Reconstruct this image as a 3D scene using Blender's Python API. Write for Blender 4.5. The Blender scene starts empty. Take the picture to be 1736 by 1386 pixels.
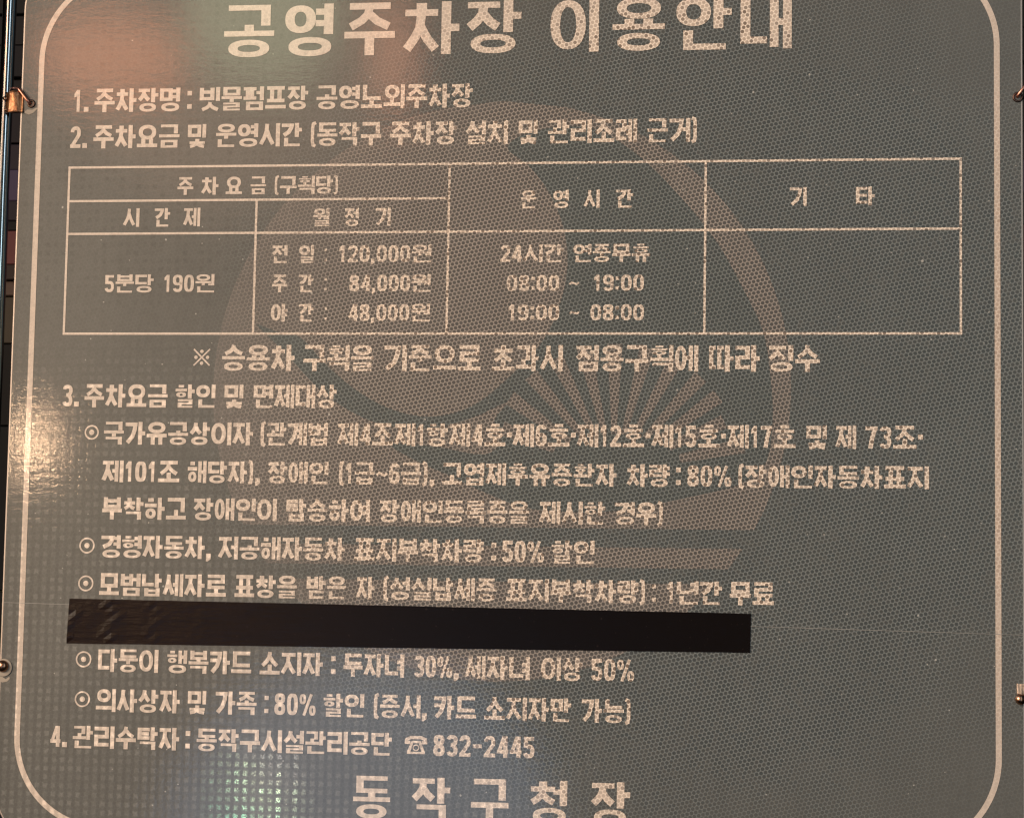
import bpy, bmesh, math, random
from mathutils import Matrix, Vector

random.seed(7)
SC = bpy.context.scene
COL = SC.collection
ZC = 1.60                      # height of the sign's reference point above the ground
MM = 0.001

# ------------------------------------------------------------------ camera
RC = ((0.9909939686665423, -0.01696378138424629, 0.13282764843090328),
      (0.004074773827397663, 0.9953040546197038, 0.09671212476123682),
      (-0.13384450039053414, -0.09529988970993085, 0.9864094386898796))
def pw(v): return Vector((v[0], v[2], -v[1]))
DIST = 2.0935
right, up, back = pw(RC[0]), -pw(RC[1]), -pw(RC[2])
cpos = back * DIST + Vector((0, 0, ZC))
cd = bpy.data.cameras.new('camera')
cam = bpy.data.objects.new('camera', cd)
COL.objects.link(cam)
cd.sensor_fit = 'HORIZONTAL'; cd.sensor_width = 36.0; cd.lens = 81.912
cd.clip_start = 0.05; cd.clip_end = 200.0
m = Matrix.Identity(4)
for i in range(3):
    m[i][0], m[i][1], m[i][2] = right[i], up[i], back[i]
    m[i][3] = cpos[i]
cam.matrix_world = m
SC.camera = cam
SC.cycles.pixel_filter_type = 'BLACKMAN_HARRIS'; SC.cycles.filter_width = 1.3

# ------------------------------------------------------------------ light
SC.view_settings.view_transform = 'Standard'
SC.view_settings.look = 'None'
SC.view_settings.exposure = 0.0
SC.view_settings.gamma = 1.0
SC.view_settings.use_curve_mapping = False
SUN_AZ, SUN_EL = math.radians(52), math.radians(22)     # to the left of the sign's normal, low
world = bpy.data.worlds.new('World'); SC.world = world; world.use_nodes = True
wn = world.node_tree.nodes; wl = world.node_tree.links; wn.clear()
sky = wn.new('ShaderNodeTexSky'); sky.sky_type = 'NISHITA'; sky.sun_disc = False
sky.sun_elevation = math.radians(6); sky.sun_rotation = math.radians(180) + SUN_AZ
bg = wn.new('ShaderNodeBackground'); bg.inputs['Strength'].default_value = 0.03
wo = wn.new('ShaderNodeOutputWorld')
wl.new(sky.outputs[0], bg.inputs['Color']); wl.new(bg.outputs[0], wo.inputs['Surface'])

sd = bpy.data.lights.new('sun', 'SUN'); sd.energy = 3.35; sd.angle = math.radians(34); sd.color = (1.0, 0.87, 0.75)
sun = bpy.data.objects.new('sun', sd); COL.objects.link(sun)
sdir = Vector((-math.sin(SUN_AZ) * math.cos(SUN_EL), -math.cos(SUN_AZ) * math.cos(SUN_EL), math.sin(SUN_EL)))
sun.rotation_euler = sdir.to_track_quat('Z', 'Y').to_euler()

MIRROR = Vector((cpos.x, -cpos.y, cpos.z))
def mirror_point(u, v, t):     # where something reflected at (u, v) mm on the film stands, t sign-distances off
    P = Vector((u * MM, 0, ZC + v * MM))
    d = P - MIRROR
    return P + d * t, P
def area(name, loc, target, size, power, color, size_y=None, shape='DISK'):
    l = bpy.data.lights.new(name, 'AREA'); l.shape = shape; l.size = size
    if size_y: l.size_y = size_y
    l.energy = power; l.color = color
    o = bpy.data.objects.new(name, l); COL.objects.link(o)
    o.location = loc
    o.rotation_euler = (loc - target).to_track_quat('Z', 'Y').to_euler()
    return o
# street lamp and added coloured lights mirrored in the film, except the last two
p, t = mirror_point(-447, -34, 1.6);  area('street_lamp_glow', p, t, 0.07, 2.5, (1.0, 0.62, 0.36))
p, t = mirror_point(-222, -350, 2.0); area('glint_light', p, t, 0.18, 0.42, (1.0, 0.90, 0.72))  # added to light the tinted glints low on the film
p, t = mirror_point(-385, 328, 1.5);  area('red_glow_light', p, t, 0.36, 2.0, (1.0, 0.30, 0.12), 0.20, 'ELLIPSE')  # light added for a reddish reflection, source unknown
p, t = mirror_point(-114, 322, 1.5);  area('orange_glow_light', p, t, 0.12, 0.75, (1.0, 0.36, 0.18), 0.28, 'ELLIPSE')  # another added light, for a small orange reflection
p, t = mirror_point(-240, 372, 1.5);  area('green_glow_light', p, t, 0.36, 1.6, (0.80, 1.0, 0.60))  # added for the greenish reflection between those two
p, t = mirror_point(-270, 345, 1.5);  area('brown_haze_light', p, t, 0.8, 3.6, (1.0, 0.60, 0.38))  # wide light added as a brown haze, not a window
p, t = mirror_point(-130, -400, 1.5); area('blue_sheen_light', p, t, 0.9, 6.5, (0.42, 0.66, 1.0))  # area light added for a bluish sheen along the bottom
area('cool_strip', Vector((0.92, -1.95, ZC + 0.5)), Vector((-0.48, 0, ZC)), 0.36, 13.0, (0.80, 0.94, 1.0), 3.4, 'RECTANGLE')  # tall light added to make the pale stripe on the pole
area('warm_street_light', Vector((-1.7, -1.5, ZC + 0.35)), Vector((-0.3, 0, ZC)), 1.1, 25.0, (1.0, 0.74, 0.50))
# ------------------------------------------------------------------ node helpers
class NT:
    def __init__(s, name):
        s.mat = bpy.data.materials.new(name); s.mat.use_nodes = True
        s.n = s.mat.node_tree.nodes; s.l = s.mat.node_tree.links; s.n.clear()
        s.out = s.n.new('ShaderNodeOutputMaterial')
        tc = s.n.new('ShaderNodeTexCoord'); s.obj = tc.outputs['Object']
    def put(s, sock, v):
        if isinstance(v, bpy.types.NodeSocket): s.l.new(v, sock)
        else: sock.default_value = v
    def m(s, op, a, b=0.0, c=0.0):
        k = s.n.new('ShaderNodeMath'); k.operation = op
        s.put(k.inputs[0], a); s.put(k.inputs[1], b); s.put(k.inputs[2], c)
        return k.outputs[0]
    def ss(s, v, a, b, o0=0.0, o1=1.0):
        k = s.n.new('ShaderNodeMapRange'); k.interpolation_type = 'SMOOTHSTEP'
        s.put(k.inputs['Value'], v); s.put(k.inputs['From Min'], a); s.put(k.inputs['From Max'], b)
        s.put(k.inputs['To Min'], o0); s.put(k.inputs['To Max'], o1)
        return k.outputs[0]
    def mix(s, f, a, b, mode='MIX'):
        k = s.n.new('ShaderNodeMix'); k.data_type = 'RGBA'; k.blend_type = mode
        s.put(k.inputs['Factor'], f); s.put(k.inputs[6], a); s.put(k.inputs[7], b)
        return k.outputs[2]
    def xyz(s, v):
        k = s.n.new('ShaderNodeSeparateXYZ'); s.l.new(v, k.inputs[0]); return k.outputs
    def comb(s, x, y, z=0.0):
        k = s.n.new('ShaderNodeCombineXYZ')
        s.put(k.inputs[0], x); s.put(k.inputs[1], y); s.put(k.inputs[2], z); return k.outputs[0]
    def noise(s, vec, scale, detail=2.0, rough=0.5, color=False):
        k = s.n.new('ShaderNodeTexNoise'); s.put(k.inputs['Vector'], vec)
        k.inputs['Scale'].default_value = scale; k.inputs['Detail'].default_value = detail
        k.inputs['Roughness'].default_value = rough
        return k.outputs['Color' if color else 'Fac']
    def white(s, vec):
        k = s.n.new('ShaderNodeTexWhiteNoise'); k.noise_dimensions = '3D'; s.put(k.inputs['Vector'], vec)
        return k.outputs['Value']
    def bump(s, h, strength, dist):
        k = s.n.new('ShaderNodeBump'); k.inputs['Strength'].default_value = strength
        k.inputs['Distance'].default_value = dist; s.put(k.inputs['Height'], h); return k.outputs[0]
    def bsdf(s, **kw):
        k = s.n.new('ShaderNodeBsdfPrincipled')
        for a, b in kw.items(): s.put(k.inputs[a.replace('_', ' ')], b)
        return k

PITCH = 3.92 * MM
def honeycomb(t):
    """cell structure of the reflective film in the sign's own plane: web, per-cell random, contrast zone"""
    o = t.xyz(t.obj); x, z = o[0], o[2]
    wob = t.xyz(t.noise(t.obj, 5.0, 1.0, color=True))
    wx = t.m('MULTIPLY_ADD', wob[0], 0.0065, x); wz = t.m('MULTIPLY_ADD', wob[1], 0.0065, z)
    ca, sa = math.cos(math.radians(13)), math.sin(math.radians(13))
    px = t.m('DIVIDE', t.m('ADD', t.m('MULTIPLY', wx, ca), t.m('MULTIPLY', wz, sa)), PITCH)
    py = t.m('DIVIDE', t.m('SUBTRACT', t.m('MULTIPLY', wz, ca), t.m('MULTIPLY', wx, sa)), PITCH)
    px = t.m('ADD', px, 1000.0); py = t.m('ADD', py, 1000.0)
    S3 = math.sqrt(3)
    ax = t.m('SUBTRACT', t.m('FLOORED_MODULO', px, 1.0), 0.5)
    ay = t.m('SUBTRACT', t.m('FLOORED_MODULO', py, S3), S3 / 2)
    bx = t.m('SUBTRACT', t.m('FLOORED_MODULO', t.m('ADD', px, 0.5), 1.0), 0.5)
    by = t.m('SUBTRACT', t.m('FLOORED_MODULO', t.m('ADD', py, S3 / 2), S3), S3 / 2)
    da = t.m('SQRT', t.m('ADD', t.m('MULTIPLY', ax, ax), t.m('MULTIPLY', ay, ay)))
    db = t.m('SQRT', t.m('ADD', t.m('MULTIPLY', bx, bx), t.m('MULTIPLY', by, by)))
    useb = t.m('LESS_THAN', db, da)
    gx = t.m('ADD', ax, t.m('MULTIPLY', useb, t.m('SUBTRACT', bx, ax)))
    gy = t.m('ADD', ay, t.m('MULTIPLY', useb, t.m('SUBTRACT', by, ay)))
    d = t.m('MINIMUM', da, db)
    idx = t.m('ROUND', t.m('MULTIPLY', t.m('SUBTRACT', px, gx), 2.0))
    idy = t.m('ROUND', t.m('MULTIPLY', t.m('SUBTRACT', py, gy), 2.0 / S3))
    rnd = t.white(t.comb(idx, idy, 3.0)); rnd2 = t.white(t.comb(idx, idy, 9.0))
    edge = t.m('MULTIPLY_ADD', rnd2, 0.05, 0.37)
    web = t.ss(d, t.m('SUBTRACT', edge, 0.06), t.m('ADD', edge, 0.12))
    # uneven retroreflection put into the colour: cells stand out most right of the middle
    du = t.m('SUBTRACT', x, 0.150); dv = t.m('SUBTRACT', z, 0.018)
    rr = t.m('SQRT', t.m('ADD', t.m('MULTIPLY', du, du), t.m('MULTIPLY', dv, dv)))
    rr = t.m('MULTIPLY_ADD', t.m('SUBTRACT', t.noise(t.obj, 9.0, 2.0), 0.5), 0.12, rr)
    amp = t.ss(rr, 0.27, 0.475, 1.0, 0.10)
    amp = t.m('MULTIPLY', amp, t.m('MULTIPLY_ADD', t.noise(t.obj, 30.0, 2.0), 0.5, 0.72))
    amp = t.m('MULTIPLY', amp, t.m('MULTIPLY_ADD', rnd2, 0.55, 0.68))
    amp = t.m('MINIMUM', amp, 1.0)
    return dict(x=x, z=z, d=d, web=web, rnd=rnd, rnd2=rnd2, amp=amp)

def lattice(t, h):
    """square seal pattern pressed into the film, 7.8 mm"""
    L = 7.75 * MM
    fx = t.m('SUBTRACT', t.m('FLOORED_MODULO', t.m('DIVIDE', h['x'], L), 1.0), 0.5)
    fz = t.m('SUBTRACT', t.m('FLOORED_MODULO', t.m('DIVIDE', h['z'], L), 1.0), 0.5)
    cid = t.comb(t.m('FLOOR', t.m('DIVIDE', h['x'], L)), t.m('FLOOR', t.m('DIVIDE', h['z'], L)))
    cr = t.white(cid)
    rr = t.m('MAXIMUM', t.m('ABSOLUTE', fx), t.m('ABSOLUTE', fz))
    rr = t.m('MULTIPLY_ADD', t.m('SUBTRACT', t.noise(t.obj, 420.0, 2.0), 0.5), 0.5, rr)
    dot = t.ss(rr, 0.16, 0.36, 1.0, 0.0)
    stripe = t.ss(t.m('ABSOLUTE', fx), 0.10, 0.42, 1.0, 0.0)
    return dot, stripe, cr, cid

def c4(r, g, b): return (r, g, b, 1.0)
def film(name, flat, web, cell, cell2=None, two=0.55, painted_glints=True):
    t = NT(name); h = honeycomb(t)
    dot, stripe, cr, cid = lattice(t, h)
    cellc = cell
    if cell2: cellc = t.mix(t.m('LESS_THAN', h['rnd'], two), cell, cell2)
    core = t.ss(h['d'], 0.0, 0.30, 0.86, 1.0)
    cellc = t.mix(1.0, cellc, t.comb(core, core, core), 'MULTIPLY')
    hexc = t.mix(h['web'], cellc, web)
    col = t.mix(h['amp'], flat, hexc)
    # seal pattern: dots on the left, vertical ribs low down
    left = t.m('MULTIPLY', t.m('SUBTRACT', 1.0, h['amp']), t.ss(h['x'], -0.02, 0.18, 1.0, 0.12))
    low = t.ss(h['z'], 0.13, -0.02)
    vlow = t.ss(h['z'], -0.06, -0.19)
    k = t.m('MULTIPLY', t.m('MULTIPLY', dot, left), t.m('MULTIPLY', low, t.m('MULTIPLY_ADD', cr, 0.46, 0.06)))
    k = t.m('SUBTRACT', k, t.m('MULTIPLY', t.m('MULTIPLY', dot, left), t.m('MULTIPLY', t.m('SUBTRACT', 1.0, low), t.m('MULTIPLY', cr, 0.20))))
    k2 = t.m('MULTIPLY', t.m('MULTIPLY', t.m('SUBTRACT', stripe, 0.5), left), t.m('MULTIPLY', vlow, 0.16))
    g1 = t.m('MULTIPLY', t.m('SUBTRACT', t.noise(t.obj, 900.0, 2.0, 0.7), 0.5), 0.40)
    g2 = t.m('MULTIPLY', t.m('SUBTRACT', t.noise(t.obj, 14.0, 5.0, 0.6), 0.5), 0.22)
    cellv = t.m('MULTIPLY', t.m('SUBTRACT', h['rnd2'], 0.5), 0.12)
    run = t.noise(t.comb(t.m('MULTIPLY', h['x'], 1.0), 0.0, t.m('MULTIPLY', h['z'], 0.05)), 70.0, 4.0, 0.65)
    g2 = t.m('ADD', g2, t.m('MULTIPLY', t.m('SUBTRACT', run, 0.5), 0.20))
    val = t.m('ADD', t.m('ADD', t.m('ADD', 1.0, k), t.m('ADD', k2, cellv)), t.m('ADD', g1, g2))
    col = t.mix(1.0, col, t.comb(val, val, val), 'MULTIPLY')
    # grit
    sp = t.noise(t.obj, 260.0, 0.0)
    speck = t.m('MULTIPLY', t.ss(sp, 0.83, 0.88), 0.45)
    col = t.mix(speck, col, c4(0.60, 0.56, 0.50))
    hgt = t.m('ADD', t.m('MULTIPLY', t.m('MULTIPLY', dot, low), 0.26), t.m('MULTIPLY', t.noise(t.comb(t.m('MULTIPLY', h['x'], 0.55), h['z'], 0.0), 640.0, 2.0, 0.6), 0.8))
    hgt = t.m('ADD', hgt, t.m('MULTIPLY', t.noise(t.comb(t.m('MULTIPLY', h['x'], 0.4), h['z'], 0.0), 190.0, 1.0), 0.9))
    nb = t.bump(hgt, 0.125, 0.00030)
    b = t.bsdf(Base_Color=col, Roughness=0.43, Coat_Weight=0.6, Coat_Roughness=0.06, Coat_IOR=1.45)
    b.inputs['Specular IOR Level'].default_value = 0.35
    t.l.new(nb, b.inputs['Coat Normal']); t.l.new(nb, b.inputs['Normal'])
    if painted_glints:
        # rainbow glints put into one patch: glossy seal dots tinted by position
        pu = t.m('DIVIDE', t.m('ADD', h['x'], 0.224), 0.062); pv = t.m('DIVIDE', t.m('ADD', h['z'], 0.350), 0.066)
        pd = t.m('SQRT', t.m('ADD', t.m('MULTIPLY', pu, pu), t.m('MULTIPLY', pv, pv)))
        colr = t.white(t.comb(t.m('FLOOR', t.m('DIVIDE', h['x'], 7.75 * MM)), 5.0, 1.0))
        patch = t.ss(pd, 0.25, 1.0, 1.0, 0.0)
        hue = t.m('ADD', t.m('MULTIPLY_ADD', pu, -0.12, 0.165), t.m('MULTIPLY_ADD', pv, -0.19, t.m('MULTIPLY', cr, 0.08)))
        hue = t.m('MINIMUM', t.m('MAXIMUM', hue, 0.07), 0.62)
        hs = t.n.new('ShaderNodeCombineColor'); hs.mode = 'HSV'
        t.put(hs.inputs[0], hue); hs.inputs[1].default_value = 0.5; hs.inputs[2].default_value = 0.85
        gl = t.n.new('ShaderNodeBsdfGlossy'); t.l.new(hs.outputs[0], gl.inputs['Color'])
        gl.inputs['Roughness'].default_value = 0.11
        t.l.new(t.bump(t.noise(t.obj, 620.0, 2.0), 0.12, 0.0003), gl.inputs['Normal'])
        mx = t.n.new('ShaderNodeMixShader')
        t.put(mx.inputs[0], t.m('MULTIPLY', dot, t.m('MULTIPLY', patch, t.m('MULTIPLY', t.m('MULTIPLY', t.m('MULTIPLY', t.m('MULTIPLY_ADD', cr, 0.7, 0.3), t.m('MULTIPLY_ADD', colr, 0.8, 0.2)), t.ss(t.noise(t.obj, 850.0, 1.0), 0.40, 0.62)), 0.60))))
        t.l.new(b.outputs[0], mx.inputs[1]); t.l.new(gl.outputs[0], mx.inputs[2]); t.l.new(mx.outputs[0], t.out.inputs[0])
    else:
        t.l.new(b.outputs[0], t.out.inputs[0])
    return t.mat

BASE_FLAT = c4(0.0885, 0.0855, 0.0770)
M_film = film('film_green_grey', BASE_FLAT, c4(0.160, 0.170, 0.163), c4(0.042, 0.0463, 0.0455))
M_tint = film('film_emblem_tint', c4(0.114, 0.103, 0.093), c4(0.295, 0.252, 0.218), c4(0.065, 0.058, 0.053))
M_dark = film('film_emblem_gap', c4(0.074, 0.083, 0.079), c4(0.156, 0.165, 0.155), c4(0.041, 0.046, 0.045))
M_ink = film('film_lettering', c4(0.525, 0.435, 0.366), c4(0.83, 0.69, 0.565), c4(0.42, 0.33, 0.26), c4(0.17, 0.125, 0.095), 0.30, painted_glints=False)
M_line = film('film_border', c4(0.50, 0.41, 0.342), c4(0.59, 0.485, 0.40), c4(0.42, 0.32, 0.25), c4(0.36, 0.27, 0.21), 0.4, painted_glints=False)

def metal(name, col, rough, metallic=1.0, bumps=0.0, spots=None):
    t = NT(name)
    c = col
    if spots: c = t.mix(t.ss(t.noise(t.obj, 160.0, 4.0, 0.65), 0.45, 0.65), col, spots)
    r = t.m('MULTIPLY_ADD', t.noise(t.obj, 90.0, 3.0), 0.12, rough)
    b = t.bsdf(Base_Color=c, Roughness=r, Metallic=metallic)
    if bumps: t.l.new(t.bump(t.noise(t.obj, 120.0, 3.0), bumps, 0.002), b.inputs['Normal'])
    t.l.new(b.outputs[0], t.out.inputs[0]); return t.mat
M_alu = metal('edge_aluminium', c4(0.40, 0.34, 0.30), 0.45)
M_chrome = metal('polished_steel', c4(0.42, 0.46, 0.50), 0.06, bumps=0.008)
M_copper = metal('coppery_strap', c4(0.40, 0.20, 0.105), 0.40, bumps=0.5, spots=c4(0.24, 0.11, 0.06))
M_wire = metal('reddish_wire', c4(0.55, 0.25, 0.18), 0.32, bumps=0.2)
M_bolt = metal('bolt_bronze', c4(0.36, 0.20, 0.13), 0.22, bumps=0.3, spots=c4(0.2, 0.1, 0.07))
M_hole = metal('dark_eyelet', c4(0.08, 0.05, 0.04), 0.35, bumps=0.2)
def plain(name, col, rough=0.7, var=0.3):
    t = NT(name); v = t.m('MULTIPLY_ADD', t.noise(t.obj, 6.0, 6.0, 0.6), var * 2, 1 - var)
    b = t.bsdf(Base_Color=t.mix(1.0, col, t.comb(v, v, v), 'MULTIPLY'), Roughness=rough)
    b.inputs['Specular IOR Level'].default_value = 0.08
    t.l.new(b.outputs[0], t.out.inputs[0]); return t.mat
def tape_mat():
    t = NT('black_vinyl_tape'); o = t.xyz(t.obj)
    st = t.comb(t.m('MULTIPLY', o[0], 0.10), o[1], o[2])
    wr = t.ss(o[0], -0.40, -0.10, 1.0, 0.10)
    hh = t.m('ADD', t.m('MULTIPLY', t.noise(st, 330.0, 3.0, 0.6), t.m('MULTIPLY', wr, 1.0)), t.m('MULTIPLY', t.noise(t.obj, 38.0, 3.0), t.m('MULTIPLY', wr, 3.0)))
    dust = t.m('MULTIPLY', t.ss(t.noise(t.obj, 330.0, 0.0), 0.79, 0.85), 0.25)
    warm_sheen = t.m('MULTIPLY', t.ss(o[0], -0.40, 0.02, 1.0, 0.0), t.m('MULTIPLY_ADD', t.noise(st, 120.0, 4.0, 0.6), 0.9, 0.35))  # brown lamp sheen painted into the tape's left end, broken into streaks
    b = t.bsdf(Base_Color=t.mix(dust, t.mix(warm_sheen, c4(0.0036, 0.0018, 0.0013), c4(0.0145, 0.0072, 0.0047)), c4(0.06, 0.04, 0.035)), Roughness=0.31)
    b.inputs['Specular IOR Level'].default_value = 0.11
    t.l.new(t.bump(hh, 0.55, 0.0008), b.inputs['Normal']); t.l.new(b.outputs[0], t.out.inputs[0]); return t.mat
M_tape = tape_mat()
M_scuff = plain('worn_film', c4(0.33, 0.28, 0.23), 0.6, 0.5)
M_seam = plain('film_joint', c4(0.27, 0.26, 0.24), 0.5, 0.6)

# ------------------------------------------------------------------ mesh helpers
def link(name, bm, mat, parent=None, smooth=False):
    me = bpy.data.meshes.new(name); bm.normal_update(); bm.to_mesh(me); bm.free()
    me.materials.append(mat)
    if smooth:
        for f in me.polygons: f.use_smooth = True
    o = bpy.data.objects.new(name, me); COL.objects.link(o)
    if parent: o.parent = parent
    return o
def thing(name, label, cat, loc=(0, 0, 0), group=None):
    o = bpy.data.objects.new(name, None); o.empty_display_size = 0.05; COL.objects.link(o)
    o.location = loc; return tag(o, label, cat, group)
def tag(o, label, cat, group=None):
    o['label'] = label; o['category'] = cat
    if group: o['group'] = group
    return o
def flat_polys(bm, polys, depth, jitter=True):
    """polygons in sign mm, lying depth mm proud of the film, facing the viewer (-Y)"""
    for i, poly in enumerate(polys):
        y = -(depth + (0.0045 * (i % 9) if jitter else 0.0)) * MM
        a = sum(poly[k][0] * poly[(k + 1) % len(poly)][1] - poly[(k + 1) % len(poly)][0] * poly[k][1] for k in range(len(poly)))
        if a < 0: poly = poly[::-1]
        vs = [bm.verts.new((p[0] * MM, y, p[1] * MM)) for p in poly]
        f = bm.faces.new(vs)
        f.normal_update()
        if f.normal.y > 0: f.normal_flip()
def ring_polys(cx, cz, rx, rz, tx, tz, n=28, a0=0.0, a1=360.0, pw_=2.0):
    def pt(k, ix, iz):
        a = math.radians(a0 + (a1 - a0) * k / n); c, s = math.cos(a), math.sin(a)
        e = 2.0 / pw_
        return (cx + ix * math.copysign(abs(c) ** e, c), cz + iz * math.copysign(abs(s) ** e, s))
    return [[pt(k, rx, rz), pt(k + 1, rx, rz), pt(k + 1, rx - tx, rz - tz), pt(k, rx - tx, rz - tz)] for k in range(n)]
def stroke(pts, w):
    """mitred ribbon along pts"""
    n = len(pts); L = []; R = []
    for i in range(n):
        d0 = Vector(pts[i]) - Vector(pts[i - 1]) if i else None
        d1 = Vector(pts[i + 1]) - Vector(pts[i]) if i < n - 1 else None
        d = (d0.normalized() + d1.normalized()) if d0 and d1 else (d0 or d1)
        d = d.normalized(); nrm = Vector((-d.y, d.x))
        s = 1.0
        if d0 and d1: s = 1.0 / max(0.55, nrm.dot(Vector((-d1.normalized().y, d1.normalized().x))))
        L.append(tuple(Vector(pts[i]) + nrm * w / 2 * s)); R.append(tuple(Vector(pts[i]) - nrm * w / 2 * s))
    return [[L[i], L[i + 1], R[i + 1], R[i]] for i in range(n - 1)]
def rect(x0, y0, x1, y1): return [[(x0, y0), (x1, y0), (x1, y1), (x0, y1)]]

# ------------------------------------------------------------------ Korean signwriting, stroke by stroke
LL = 'ㄱㄲㄴㄷㄸㄹㅁㅂㅃㅅㅆㅇㅈㅉㅊㅋㅌㅍㅎ'
VV = 'ㅏㅐㅑㅒㅓㅔㅕㅖㅗㅘㅙㅚㅛㅜㅝㅞㅟㅠㅡㅢㅣ'
TT = ' ㄱㄲㄳㄴㄵㄶㄷㄹㄺㄻㄼㄽㄾㄿㅀㅁㅂㅄㅅㅆㅇㅈㅊㅋㅌㅍㅎ'
def cons(j, x0, y0, x1, y1, tv, th, side=False):
    """one consonant in its box; side = it stands left of an upright vowel"""
    P = []; w = x1 - x0; h = y1 - y0; cx = (x0 + x1) / 2
    th = min(th, h / 3.2)
    if j in 'ㄱㅋ':
        P += rect(x0, y1 - th, x1, y1)
        if side:
            xe = x1 - tv * 0.5
            pts = [(xe, y1 - th * 0.2), (xe - w * 0.06, y1 - h * 0.36), (xe - w * 0.24, y1 - h * 0.68), (x0 + tv * 0.55, y0 + th * 0.2)]
            P += stroke(pts, tv)
            if j == 'ㅋ': P += rect(x0 + w * .02, y1 - h * .50, x1 - tv * 0.9, y1 - h * .50 + th)
        else:
            P += rect(x1 - tv, y0, x1, y1)
            if j == 'ㅋ': P += rect(x0, y0 + h * .42, x1 - tv * .5, y0 + h * .42 + th)
    elif j == 'ㄴ': P += rect(x0, y0, x0 + tv, y1) + rect(x0, y0, x1, y0 + th)
    elif j in 'ㄷㅌ':
        P += rect(x0, y0, x0 + tv, y1) + rect(x0, y0, x1, y0 + th) + rect(x0, y1 - th, x1, y1)
        if j == 'ㅌ': P += rect(x0, y0 + h / 2 - th / 2, x1 - w * .04, y0 + h / 2 + th / 2)
    elif j == 'ㄸ':
        P += cons('ㄷ', x0, y0, cx - tv * .15, y1, tv * .85, th) + cons('ㄷ', cx + tv * .15, y0, x1, y1, tv * .85, th)
    elif j == 'ㄹ':
        th = min(th, h / 4.3); ym = y0 + h / 2
        P += rect(x0, y1 - th, x1, y1) + rect(x1 - tv, ym, x1, y1) + rect(x0, ym - th / 2, x1, ym + th / 2)
        P += rect(x0, y0, x0 + tv, ym) + rect(x0, y0, x1, y0 + th)
    elif j == 'ㅁ':
        P += rect(x0, y0, x0 + tv, y1) + rect(x1 - tv, y0, x1, y1) + rect(x0, y0, x1, y0 + th) + rect(x0, y1 - th, x1, y1)
    elif j == 'ㅂ':
        P += rect(x0, y0, x0 + tv, y1) + rect(x1 - tv, y0, x1, y1) + rect(x0, y0, x1, y0 + th)
        P += rect(x0, y0 + h * .52, x1, y0 + h * .52 + th)
    elif j == 'ㅍ':
        P += rect(x0, y1 - th, x1, y1) + rect(x0, y0, x1, y0 + th)
        P += rect(x0 + w * .17, y0, x0 + w * .17 + tv, y1) + rect(x1 - w * .17 - tv, y0, x1 - w * .17, y1)
    elif j in 'ㅅㅆ':
        if j == 'ㅆ':
            return cons('ㅅ', x0, y0, cx, y1, tv * .8, th) + cons('ㅅ', cx, y0, x1, y1, tv * .8, th)
        t2 = tv * (0.95 if h > w * .8 else .85)
        P += stroke([(cx, y1), (cx - w * .04, y1 - h * .35), (cx - w * .17, y1 - h * .62), (x0 + t2 * .34, y0 + t2 * .30)], t2)
        P += stroke([(cx - w * .01, y1 - h * .30), (cx + w * .17, y1 - h * .64), (x1 - t2 * .34, y0 + t2 * .30)], t2)
    elif j in 'ㅈㅊ':
        if j == 'ㅊ':
            P += rect(cx - tv * .55, y1 - th * 1.0, cx + tv * .55, y1); y1 -= th * .95; h = y1 - y0
        P += rect(x0 + w * .03, y1 - th, x1 - w * .03, y1)
        t2 = tv * (0.95 if h > w * .8 else .85)
        P += stroke([(cx, y1 - th * .5), (cx - w * .05, y1 - h * .45), (cx - w * .19, y1 - h * .68), (x0 + t2 * .34, y0 + t2 * .28)], t2)
        P += stroke([(cx - w * .02, y1 - h * .42), (cx + w * .17, y1 - h * .70), (x1 - t2 * .34, y0 + t2 * .28)], t2)
    elif j == 'ㅇ':
        P += ring_polys(cx, (y0 + y1) / 2, w / 2, h / 2, min(tv, w * .36), min(th * 1.02, h * .30), pw_=2.25)
    elif j == 'ㅎ':
        t2 = min(th, h / 4.8)
        P += rect(cx - w * .24, y1 - t2, cx + w * .24, y1) + rect(x0, y1 - t2 * 2.45, x1, y1 - t2 * 1.45)
        P += ring_polys(cx, y0 + (h - t2 * 2.75) / 2, w * .43, (h - t2 * 2.75) / 2, min(tv, w * .3), min(t2, (h - t2 * 2.75) * .3), pw_=2.2)
    return P

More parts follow.
